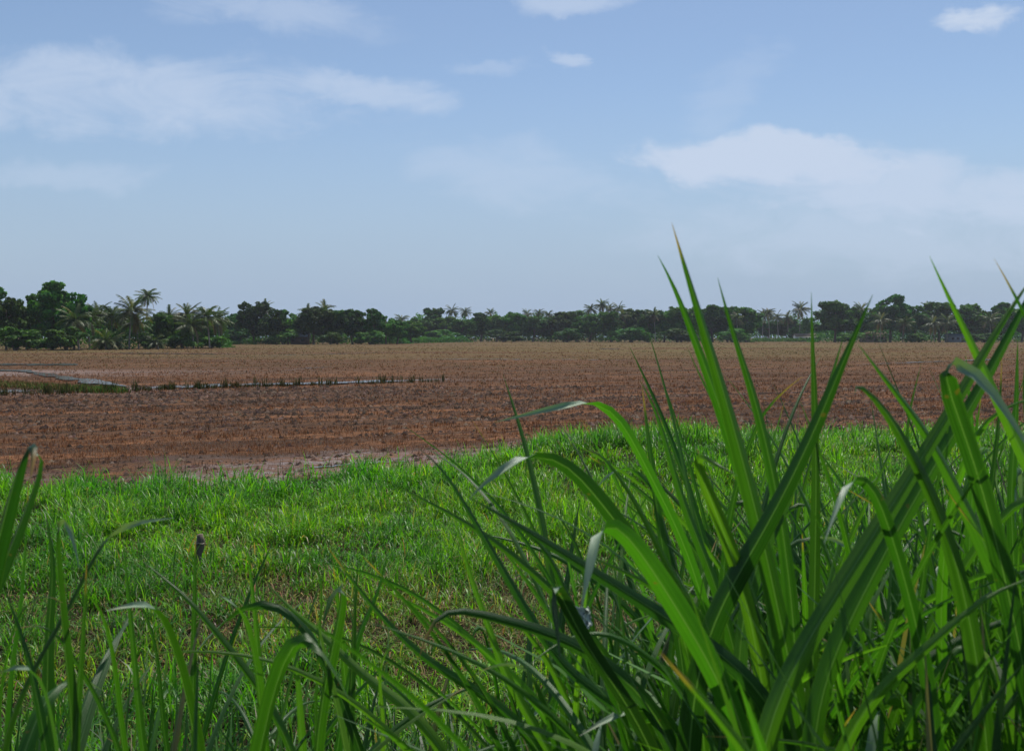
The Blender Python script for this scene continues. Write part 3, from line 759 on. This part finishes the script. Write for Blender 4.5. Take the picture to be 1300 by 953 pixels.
# ------------------------------------------------------------------ tall broad-bladed grass in the foreground
def catmull(P, n):
    P=np.array(P,dtype=float); P=np.vstack([2*P[0]-P[1],P,2*P[-1]-P[-2]])
    k=len(P)-3; out=[]
    for t in np.linspace(0,k-1e-6,n):
        i=int(t); f=t-i; a,b,c,d=P[i:i+4]
        out.append(.5*((2*b)+(-a+c)*f+(2*a-5*b+4*c-d)*f*f+(-a+3*b-3*c+d)*f**3))
    return np.array(out)
def smooth_len(P, n):
    D=np.r_[0,np.cumsum(np.linalg.norm(np.diff(P,axis=0),axis=1))]
    s=np.linspace(0,D[-1],n); return np.stack([np.interp(s,D,P[:,k]) for k in range(3)],-1), D[-1]
def blade_geo(path, width, rs, phi0=0., phi1=0., n=30, colr=(.05,.14,.015), flip=False, smooth=10):
    P,L=smooth_len(catmull(path,90),n)
    for _ in range(smooth): P[1:-1]=P[1:-1]*.5+(P[:-2]+P[2:])*.25
    T=np.gradient(P,axis=0); T/=np.linalg.norm(T,axis=1)[:,None]
    D=np.array([.1,1.,-.55]); D/=np.linalg.norm(D)
    S0=np.cross(T,D); S0/=np.maximum(np.linalg.norm(S0,axis=1)[:,None],1e-5)
    for i in range(1,n):                      # keep the side vector continuous
        if S0[i]@S0[i-1]<0: S0[i]*=-1
    for _ in range(2):
        S0[1:-1]=(S0[:-2]+S0[1:-1]*2+S0[2:]); S0/=np.linalg.norm(S0,axis=1)[:,None]
    Nn=np.cross(S0,T); t=np.linspace(0,1,n)
    ph=phi0+(phi1-phi0)*t
    if flip is True:                          # bent leaf turns out its pale underside, sky sheen painted into the colour
        cu=np.linalg.norm(np.gradient(T,axis=0),axis=1); cu[:n//3]=0; k=int(np.argmax(cu))
        ph=ph+2.75*sstep(k-1.5,k+2.5,np.arange(n))
    ph=ph[:,None]
    S=S0*np.cos(ph)+Nn*np.sin(ph); N=np.cross(S,T)
    w=width/2*np.interp(t,[0,.12,.35,.6,.76,.9,.965,1.],[.5,.75,1.,.97,.8,.46,.2,.015])
    if flip: w=width/2*np.interp(t,[0,.12,.35,.7,.85,.94,1.],[.55,.8,1.,1.,.9,.55,.03])
    w=w*(1+.03*np.sin(t*40+rs.rand()*6))
    us=np.array([-1,-.55,-.07,.07,.55,1]); prof=np.array([1,.5,0.,0.,.5,1])
    fold=.38+.25*rs.rand()
    wave=.06*np.sin(t*26+rs.rand()*6)
    V=P[:,None,:]+S[:,None,:]*(us[None,:,None]*w[:,None,None])+N[:,None,:]*((prof[None,:]*fold*w[:,None]+us[None,:]*wave[:,None]*w[:,None])[...,None])
    uv=np.zeros((n,6,2)); uv[...,0]=(us+1)/2; uv[...,1]=t[:,None]
    i=(np.arange(n-1)[:,None]*6+np.arange(5)[None,:]).ravel(); q=np.stack([i,i+1,i+7,i+6],-1)
    c=np.array(colr)*(.8+.4*rs.rand())*(1+.1*(rs.rand(3)-.5))
    c=np.tile(c,(n*6,1))
    return V.reshape(-1,3),q,c,uv.reshape(-1,2)
def blade_obj(parent, *a, **k):
    V,q,c,uv=blade_geo(*a,**k)
    V=V-np.array(parent.location)
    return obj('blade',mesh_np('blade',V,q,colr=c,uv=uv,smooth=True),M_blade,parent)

class Clump:
    def __init__(s, x, y, label, seed):
        s.rs=R(seed); s.p=np.array([x,y,float(H(x,y))]); s.root=empty('tall_grass_clump',tuple(s.p)); tag(s.root,label,'grass clump','tall broad-bladed grass clumps in the foreground'); s.seed=seed
    def traced(s, pts, Y0, Y1, w, phi0=None, phi1=None, col=None, rooted=True, flip=None):
        """pts: photo points from base to tip; depth runs from Y0 (base) to Y1 (tip); w in photo px at mean depth"""
        rs=s.rs; n=len(pts); P=[at(px,py,Y0+(Y1-Y0)*i/(n-1)) for i,(px,py) in enumerate(pts)]
        if rooted:
            b=P[0].copy(); d=P[0]-P[1]; d/=np.linalg.norm(d); ext=[]
            tgt=s.p+np.array([rs.normal(0,.09),rs.normal(0,.09),-.05])
            for k in range(40):            # carry the blade on down, bending over into the foot of the clump
                g=tgt-b; g/=np.linalg.norm(g); d=d+g*.28+np.array([0,0,-.06]); d/=np.linalg.norm(d); b=b+d*.06; ext.append(b.copy())
                if b[2]<float(H(b[0],b[1])): break
            P=ext[1::3][::-1]+P if len(ext)>2 else ext[::-1]+P
        wm=w/F*(Y0+Y1)/2
        blade_obj(s.root,P,wm*1.08,rs,rs.uniform(-.4,.4) if phi0 is None else phi0, rs.uniform(-.5,.5) if phi1 is None else phi1, n=56, smooth=3, colr=col or GB[rs.randint(len(GB))], flip=(phi1 is not None and phi1>=.5) if flip is None else flip)
    def free(s, n, Lr, wr, spread, tilt=(0.05,.55), droop=(.3,1.6), fold=.25, yb=0., rz=None):
        rs=s.rs
        for i in range(n):
            L=rs.uniform(*Lr); az=rs.rand()*6.283 if rz is None else rs.normal(rz,.9); D=np.array([math.cos(az),math.sin(az),0])
            el=math.pi/2-rs.uniform(*tilt); p=s.p+np.array([rs.normal(0,spread),rs.normal(0,spread),0]); p[2]=float(H(p[0],p[1]))-.02
            pts=[p.copy()]; m=9; dr=rs.uniform(*droop); kf=rs.randint(4,8) if rs.rand()<fold else 99
            for k in range(m):
                p=p+(D*math.cos(el)+np.array([0,0,math.sin(el)]))*L/m
                el-=dr*(k/m)**1.5*.45
                if k==kf: el-=rs.uniform(1.4,2.3)
                el=max(el,-1.4); pts.append(p.copy())
                if kf<99 and k>kf+2: break
            blade_obj(s.root,pts,rs.uniform(*wr),rs,rs.uniform(-1.2,1.2),rs.uniform(-1.2,1.2),n=34,colr=GB[rs.randint(len(GB))] if rs.rand()>.02 else (.13,.12,.05),flip=kf<99)
    def culms(s, n, h):
        rs=s.rs
        for i in range(n):
            a=rs.rand()*6.283; r=rs.uniform(.02,.1); hh=h*rs.uniform(.7,1.1)
            pts=[[r*math.cos(a),r*math.sin(a),-.03],[r*1.4*math.cos(a),r*1.4*math.sin(a),hh*.5],[r*2.2*math.cos(a),r*2.2*math.sin(a),hh]]
            P=catmull(pts,10); rad=[.0085-.0004*k+(.0012 if k%3==0 else 0) for k in range(10)]
            V,Q,T=tube(P,rad,8); obj('stem',mesh_np('stem',V,Q,T,smooth=True),M_culm,s.root)
GB=[(.03,.1,.01),(.045,.135,.012),(.065,.17,.014),(.026,.08,.013),(.05,.13,.03),(.085,.19,.018),(.04,.12,.012),(.055,.15,.014),(.035,.1,.012)]

# right-hand mass, nearest
c=Clump(.42,1.45,'tallest grass clump right of centre, its blades reaching into the sky',101)
c.traced([(985,760),(960,650),(925,520),(892,410),(866,325),(853,283)],1.40,1.32,27,.1,-.2)
c.traced([(975,700),(946,614),(908,500),(872,405),(852,352),(835,324)],1.55,1.5,22,-.2,.2)
c.traced([(1000,720),(985,620),(958,505),(930,420),(911,352)],1.5,1.45,20)
c.traced([(960,640),(935,560),(905,470),(880,405)],1.7,1.7,13)
c.traced([(1035,700),(1036,600),(1034,500),(1031,420),(1030,370)],1.6,1.55,15,0,.1)
c.traced([(915,770),(975,665),(1028,560),(1070,460),(1108,374)],1.35,1.28,31,.15,-.1)
c.traced([(960,720),(1000,630),(1035,540),(1055,480),(1071,426)],1.5,1.45,20)
c.traced([(935,720),(905,640),(878,572),(898,584),(936,603)],1.35,1.2,19,.1,.5)
c.traced([(900,720),(868,640),(845,560),(826,500),(812,482)],1.7,1.7,16)
c.traced([(930,560),(900,500),(885,470),(872,440)],1.9,1.9,9)
c.traced([(940,600),(968,520),(990,500),(1018,478)],1.6,1.55,12)
c.culms(6,.7); c.free(80,(.95,1.55),(.010,.023),.22,(.03,.42))
c=Clump(.74,1.35,'grass clump at the lower right with folded shining blades above the field',102)
c.traced([(1268,730),(1210,610),(1172,540),(1130,488),(1089,436)],1.3,1.22,28,.2,-.1)
c.traced([(1215,720),(1185,630),(1140,545),(1098,486),(1073,474),(1085,500)],1.25,1.2,26,.1,.2)
c.traced([(1000,860),(1080,725),(1155,605),(1220,500),(1268,415),(1315,345)],1.2,1.3,27,.1,0)
c.traced([(1060,830),(1130,690),(1190,585),(1245,495),(1295,400),(1330,330)],1.35,1.45,26)
c.traced([(1255,650),(1236,585),(1210,510),(1186,440),(1222,452),(1268,508),(1325,600)],1.22,1.1,25,.2,.6)
c.traced([(1160,780),(1132,680),(1101,600),(1078,606),(1058,650),(1046,690)],1.25,1.12,18,.2,.5)
c.traced([(1120,870),(1160,838),(1210,790),(1275,741),(1330,728)],1.15,1.1,22)
c.traced([(1310,745),(1262,700),(1225,655),(1199,618)],1.25,1.25,13,col=(.09,.2,.015))
c.traced([(1185,720),(1165,640),(1150,560),(1160,500),(1170,460)],1.8,1.8,10)
c.culms(6,.7); c.free(84,(.9,1.5),(.010,.024),.22,(.03,.42))
c=Clump(1.02,1.65,'grass clump at the right edge leaning across the picture edge',103)
c.traced([(1390,760),(1340,660),(1288,555),(1242,452),(1208,385),(1180,325)],1.35,1.3,23)
c.traced([(1350,520),(1325,450),(1290,375),(1262,328)],1.3,1.25,17)
c.traced([(1250,700),(1262,600),(1270,520),(1272,450)],1.7,1.7,14)
c.traced([(1290,760),(1284,640),(1290,520),(1292,430)],1.8,1.8,15)
c.traced([(1230,700),(1236,600),(1232,520),(1226,450)],1.9,1.9,13)
c.traced([(1235,560),(1260,520),(1300,505),(1350,500)],1.4,1.3,16,.3,.3)
c.traced([(1345,640),(1310,560),(1300,480),(1310,420)],1.6,1.6,18)
c.culms(5,.8); c.free(74,(1.0,1.6),(.011,.025),.24,(.03,.42))
c=Clump(.2,1.75,'grass clump just right of centre with long arching blades over the verge',104)
c.traced([(900,790),(868,690),(830,612),(795,545),(764,508),(695,520),(628,536)],1.75,1.6,13,.2,.6,col=(.055,.16,.015))
c.traced([(900,800),(850,722),(820,660),(785,602),(752,563),(736,572)],1.7,1.6,12)
c.traced([(930,850),(850,750),(780,660),(735,604),(697,574),(640,588),(596,632)],1.45,1.3,23,.1,.7)
c.traced([(790,900),(720,850),(672,780),(625,700),(588,636),(552,578),(530,568)],1.45,1.4,15,.3,-.2,col=(.028,.09,.02))
c.traced([(940,850),(860,793),(780,742),(705,695),(640,655),(597,632)],1.35,1.25,26,.2,.1,col=(.03,.09,.02))
c.traced([(760,830),(725,770),(705,715),(680,676),(645,662),(624,656)],1.4,1.35,17)
c.traced([(915,870),(855,765),(805,690),(768,650),(752,700),(738,772)],1.3,1.15,31,.1,.5,col=(.05,.15,.015))
c.traced([(800,900),(745,820),(712,755),(703,730),(690,745),(712,790),(711,838)],1.35,1.2,20,.1,.5,col=(.022,.06,.015))
c.traced([(780,850),(705,806),(654,790),(595,776),(562,765),(540,795),(532,835)],1.4,1.3,23,.3,.2,col=(.03,.09,.02))
c.traced([(700,960),(645,863),(618,790),(592,715),(575,650)],1.6,1.6,13)
c.traced([(820,830),(760,800),(700,820),(665,850)],1.5,1.4,12)
c.traced([(860,800),(842,700),(828,600),(815,490)],1.75,1.8,16)
c.traced([(760,900),(752,800),(735,700),(700,640)],1.9,1.9,10)
c.traced([(880,860),(848,760),(780,720),(735,700)],1.5,1.4,14)
c.culms(6,.65); c.free(44,(.85,1.4),(.011,.021),.16,(.02,.3),(.2,1.1),rz=.1)
for (x,y,lab,sd,n) in ((.62,2.2,'middle clump of the second row of tall grass, behind the tallest right-hand clump',105,30),(1.05,2.3,'rear clump of tall grass by the right picture edge, nearest to the field',106,34),(.3,2.45,'thin-bladed clump behind the arching blades right of centre',107,24),
 (.56,1.85,'clump filling the gap directly behind the tallest right-hand blades',108,28),(.92,1.95,'clump between the folded shining blades and the right-edge clump, one row back',109,30),
 (.82,2.8,'clump furthest out on the right, its thin tips against the verge',110,30),(1.3,2.9,'outermost rear clump just inside the right edge',118,26)):
    c=Clump(x,y,lab,sd); c.culms(6,.8); c.free(int(n*1.6),(1.1,1.75) if sd!=107 else (.9,1.35),(.010,.021),.24,(.03,.28),(.2,1.2),.3)
# low leaf mass filling the foot of the right-hand clumps
# left-hand clumps
c=Clump(-.62,1.3,'leftmost tall grass clump, dark folded blades at the left picture edge',111)
c.traced([(-25,790),(-8,710),(10,640),(28,575),(42,544),(50,566),(38,610)],1.15,1.05,27,0,.1,flip='blunt',col=(.022,.075,.014))
c.traced([(-30,800),(10,705),(45,615),(62,562),(52,560),(38,580)],1.25,1.2,20,0,.2,flip='blunt',col=(.022,.07,.014))
c.traced([(10,870),(25,760),(32,680),(36,605)],1.4,1.4,14)
c.traced([(90,900),(78,780),(70,690),(75,644),(90,662),(101,722)],1.3,1.2,17,.2,.5)
c.traced([(30,870),(91,760),(118,705),(137,676),(165,664),(222,657)],1.35,1.25,15,.2,.6)
c.traced([(62,900),(50,860),(32,832),(2,846),(-30,870)],1.1,1.0,15,.3,.6,col=(.06,.14,.04))
c.traced([(50,900),(36,835),(20,785),(3,740)],1.2,1.2,17,col=(.022,.07,.014))
c.traced([(98,900),(103,830),(107,770),(110,712)],1.3,1.3,15)
c.traced([(130,900),(70,800),(40,790),(15,800)],1.4,1.3,9)
c.traced([(10,820),(25,775),(56,752),(80,765)],1.3,1.2,8)
c.traced([(60,880),(62,790),(68,720),(58,650)],1.5,1.5,20,col=(.025,.08,.014))
c.culms(5,.5); c.free(46,(.9,1.4),(.015,.026),.17,(.03,.4))
c=Clump(-.5,1.75,'small clump between the left edge and the upright blades left of centre',112)
c.traced([(176,900),(170,830),(162,745),(156,676)],1.6,1.6,10)
c.traced([(345,900),(300,835),(240,762),(207,734),(176,708)],1.6,1.7,12)
c.traced([(240,900),(222,830),(196,766),(165,768),(134,775)],1.5,1.35,20,.1,.6)
c.traced([(246,900),(245,830),(247,755),(248,676)],1.7,1.7,11)
c.traced([(330,900),(326,850),(308,775),(279,755)],1.6,1.55,14,.1,.5)
c.traced([(150,900),(140,820),(120,760),(90,740)],1.7,1.6,12)
c.traced([(205,900),(200,840),(186,780),(160,740)],1.8,1.8,9)
c.culms(4,.45); c.free(30,(.75,1.03),(.012,.022),.18,(.05,.4))
c=Clump(-.3,1.9,'clump of slender upright blades left of centre with one pale bent leaf',113)
c.traced([(332,900),(327,820),(320,750),(313,686)],1.8,1.8,11)
c.traced([(520,900),(463,858),(410,806),(366,770),(333,733)],1.7,1.75,15)
c.traced([(640,900),(560,850),(518,817),(466,762),(416,694)],1.6,1.65,14)
c.traced([(408,900),(420,834),(433,772),(436,735),(420,745),(409,800)],1.6,1.45,18,.1,.5)
c.traced([(444,900),(447,845),(450,765),(455,703)],1.75,1.75,15)
c.traced([(440,880),(455,805),(480,750),(494,694)],1.8,1.8,13)
c.traced([(400,900),(405,800),(409,724),(385,704),(355,686)],1.75,1.7,6)
c.traced([(428,900),(412,835),(403,790),(400,770)],1.6,1.5,13,.4,.4,col=(.07,.14,.05))
c.traced([(380,900),(375,840),(362,790),(350,770)],1.9,1.9,12)
c.traced([(485,900),(480,850),(500,810),(530,800)],1.7,1.6,8)
c.culms(4,.4); c.free(32,(.75,1.03),(.012,.02),.18,(.05,.4))
for (x,y,lab,sd,n,L) in ((-.02,1.9,'low clump below the bare patch at the bottom centre',114,30,(.75,1.02)),(-.68,2.0,'clump behind the leftmost dark blades',115,28,(.9,1.25)),(.05,2.5,'rear low clump at the bottom centre, close to the verge grass',116,26,(.6,.95)),(-.35,2.6,'rear low clump left of centre, close to the verge grass',117,28,(.6,.95))):
    c=Clump(x,y,lab,sd); c.culms(3,.35); c.free(n,L,(.009,.018),.18,(.03,.5),(.2,1.5),.3)

# uncounted foliage between the clumps, down the bank
def low_foliage():
    rs=R(140); parts=[]
    n=27000; x=rs.uniform(-1.7,1.9,n); y=rs.uniform(1.0,3.6,n)
    right=sstep(-.1,.5,x/y)
    keep=rs.rand(n)<.45+.55*right; x,y,right=x[keep],y[keep],right[keep]; n=len(x)
    h=(.35+.42*rs.rand(n))+right*(.15+.62*rs.rand(n))
    c=palette(rs,n,[(.03,.095,.012),(.045,.13,.015),(.06,.16,.02),(.025,.07,.015),(.16,.15,.06)],[3,3,2,2,.5])
    V,Q,C=ribbons(np.stack([x,y,H(x,y)-.02],-1),h,.004+.005*rs.rand(n)+.003*right,rs.rand(n)*6.283,rs.uniform(.2,1.9,n),c,6)
    tag(obj('bank_foliage',mesh_np('bank_foliage',V,Q,colr=C,smooth=True),M_weed),'tangle of narrower green blades filling the bank between the tall clumps','grass',kind='stuff')
low_foliage()

# scrap of film caught among the blades
def litter():
    p=at(741,783,1.5); rs=R(9); n=7
    u,v=np.meshgrid(np.linspace(-1,1,n),np.linspace(-1,1,n)); 
    V=np.stack([u*.011+rs.normal(0,.002,u.shape),rs.normal(0,.006,u.shape),v*.014+rs.normal(0,.002,u.shape)],-1)
    i=(np.arange(n-1)[:,None]*n+np.arange(n-1)[None,:]).ravel(); q=np.stack([i,i+1,i+n+1,i+n],-1)
    o=obj('plastic_scrap',mesh_np('plastic_scrap',V,q,smooth=True),M_litter); o.location=p
    sm=o.modifiers.new('t','SOLIDIFY'); sm.thickness=.0006
    tag(o,'small crumpled pale bluish scrap caught among the blades right of centre','litter')
litter()

# ------------------------------------------------------------------ air
def haze():
    V,Q,T=boxv(-1600,1600,-1560,1600,-1.2,34)
    m,nt=new_mat('haze'); v=nd(nt,'ShaderNodeVolumePrincipled'); v.inputs['Color'].default_value=(.80,.88,1,1)
    v.inputs['Density'].default_value=HAZE; v.inputs['Anisotropy'].default_value=.2
    o=nd(nt,'ShaderNodeOutputMaterial'); lk(nt,v.outputs[0],o.inputs['Volume'])
    tag(obj('haze',mesh_np('haze',V,Q),m),kind='stuff')
HAZE=.00013
haze()

# ------------------------------------------------------------------ sky, sun, camera
SUN_EL, SUN_AZ = math.radians(64), math.radians(18)     # azimuth clockwise from +Y
w=bpy.data.worlds.new('World'); scn.world=w; w.use_nodes=True; nt=w.node_tree; nt.nodes.clear()
sky=nd(nt,'ShaderNodeTexSky'); sky.sky_type='NISHITA'; sky.sun_disc=False; sky.sun_elevation=SUN_EL; sky.sun_rotation=SUN_AZ
sky.air_density=1.; sky.dust_density=.6; sky.ozone_density=3.
tc=nd(nt,'ShaderNodeTexCoord'); sp=nd(nt,'ShaderNodeSeparateXYZ'); lk(nt,tc.outputs['Generated'],sp.inputs[0])
yy=math_(nt,'MAXIMUM',math_(nt,'ABSOLUTE',sp.outputs[1]),.05)
u=math_(nt,'DIVIDE',sp.outputs[0],yy); v=math_(nt,'DIVIDE',sp.outputs[2],yy)
cb=nd(nt,'ShaderNodeCombineXYZ'); lk(nt,u,cb.inputs[0]); lk(nt,v,cb.inputs[1])
mp=nd(nt,'ShaderNodeMapping'); mp.inputs['Scale'].default_value=(1.,2.6,1); lk(nt,cb.outputs[0],mp.inputs[0])
n1=noise(nt,mp.outputs[0],5.,7,.6,.4); n2=noise(nt,mp.outputs[0],9.,8,.66,.6)
mp3=nd(nt,'ShaderNodeMapping'); mp3.inputs['Location'].default_value=(3,1,0); lk(nt,cb.outputs[0],mp3.inputs[0])
n3=noise(nt,mp3.outputs[0],9.,5,.6)
du=math_(nt,'MULTIPLY',math_(nt,'SUBTRACT',n1,.5),.12); dv=math_(nt,'MULTIPLY',math_(nt,'SUBTRACT',n3,.5),.07)
U=math_(nt,'ADD',u,du); Vv=math_(nt,'ADD',v,dv)
tot=None
def cloud(px,py,rx,ry,amp,rot=0.,hard=0.):
    """soft elliptical bank in direction space, broken up by the noises"""
    global tot
    cu,cv=(px-HX)/F,(HY-py)/F; a=math.radians(rot)
    x=math_(nt,'SUBTRACT',U,cu); y=math_(nt,'SUBTRACT',Vv,cv)
    xr=math_(nt,'ADD',math_(nt,'MULTIPLY',x,math.cos(a)),math_(nt,'MULTIPLY',y,math.sin(a)))
    yr=math_(nt,'SUBTRACT',math_(nt,'MULTIPLY',y,math.cos(a)),math_(nt,'MULTIPLY',x,math.sin(a)))
    xr=math_(nt,'DIVIDE',xr,rx/F); yr=math_(nt,'DIVIDE',yr,ry/F)
    r2=math_(nt,'ADD',math_(nt,'MULTIPLY',xr,xr),math_(nt,'MULTIPLY',yr,yr))
    e=math_(nt,'SUBTRACT',1.,r2,clamp=False)
    b=math_(nt,'ADD',e,math_(nt,'MULTIPLY',math_(nt,'SUBTRACT',n2,.5),2.6*(1-hard*.45)))
    m=math_(nt,'MULTIPLY',maprange(nt,b,-.1,1.2-.8*hard),amp)
    tot=m if tot is None else math_(nt,'MAXIMUM',tot,m)
cloud(130,120,370,62,.65,-3); cloud(470,118,140,28,.6); cloud(360,18,190,38,.45,-6)
cloud(730,2,90,18,.6,0,0); cloud(1240,22,60,20,.95,5,.1); cloud(722,70,30,14,.6,-25,0); cloud(620,75,60,12,.3)
cloud(980,208,200,38,.95,-2,.7); cloud(1130,238,290,56,.75,-6,.35); cloud(90,220,130,22,.35); cloud(650,222,170,50,.35,-8)
cloud(1150,300,420,60,.4); cloud(930,110,110,50,.22,40); cloud(-300,150,300,90,.5); cloud(1700,200,350,90,.5)
hor=maprange(nt,v,-.02,.27,.95,0.)
veil=math_(nt,'MULTIPLY',n1,.12)
sc=nd(nt,'ShaderNodeVectorMath',operation='SCALE'); sc.inputs['Scale'].default_value=1.; lk(nt,sky.outputs[0],sc.inputs[0])
base=mixc(nt,1.,sc.outputs[0],(1.,1.,1.),'MULTIPLY')
CL=(5.2,6.1,7.6)
c1=mixc(nt,math_(nt,'ADD',veil,hor,clamp=True),base,(3.2,4.2,5.75))
c2=mixc(nt,tot,c1,CL)
bg=nd(nt,'ShaderNodeBackground'); bg.inputs['Strength'].default_value=.1; lk(nt,c2,bg.inputs['Color'])
o=nd(nt,'ShaderNodeOutputWorld'); lk(nt,bg.outputs[0],o.inputs['Surface'])

L=bpy.data.lights.new('sun','SUN'); L.energy=4.2; L.angle=math.radians(.55); L.color=(1,.95,.87)
so=bpy.data.objects.new('sun',L); col.objects.link(so)
d=Vector((math.sin(SUN_AZ)*math.cos(SUN_EL),math.cos(SUN_AZ)*math.cos(SUN_EL),math.sin(SUN_EL)))
so.rotation_euler=(-d).to_track_quat('-Z','Y').to_euler(); so.location=(0,0,60)

cam=bpy.data.cameras.new('camera'); co=bpy.data.objects.new('camera',cam); col.objects.link(co)
co.location=(0,0,CAMH); co.rotation_euler=(math.radians(90),0,0)
cam.sensor_width=36; cam.lens=36*F/1300; cam.shift_y=-(476.5-HY)/1300; cam.clip_start=.05; cam.clip_end=6000
cam.dof.use_dof=True; cam.dof.focus_distance=14; cam.dof.aperture_fstop=11
scn.camera=co
scn.view_settings.view_transform='Standard'; scn.view_settings.look='None'; scn.view_settings.gamma=1; scn.view_settings.exposure=.12
scn.view_settings.use_curve_mapping=False
scn.cycles.volume_bounces=1; scn.cycles.max_bounces=8; scn.cycles.transparent_max_bounces=8
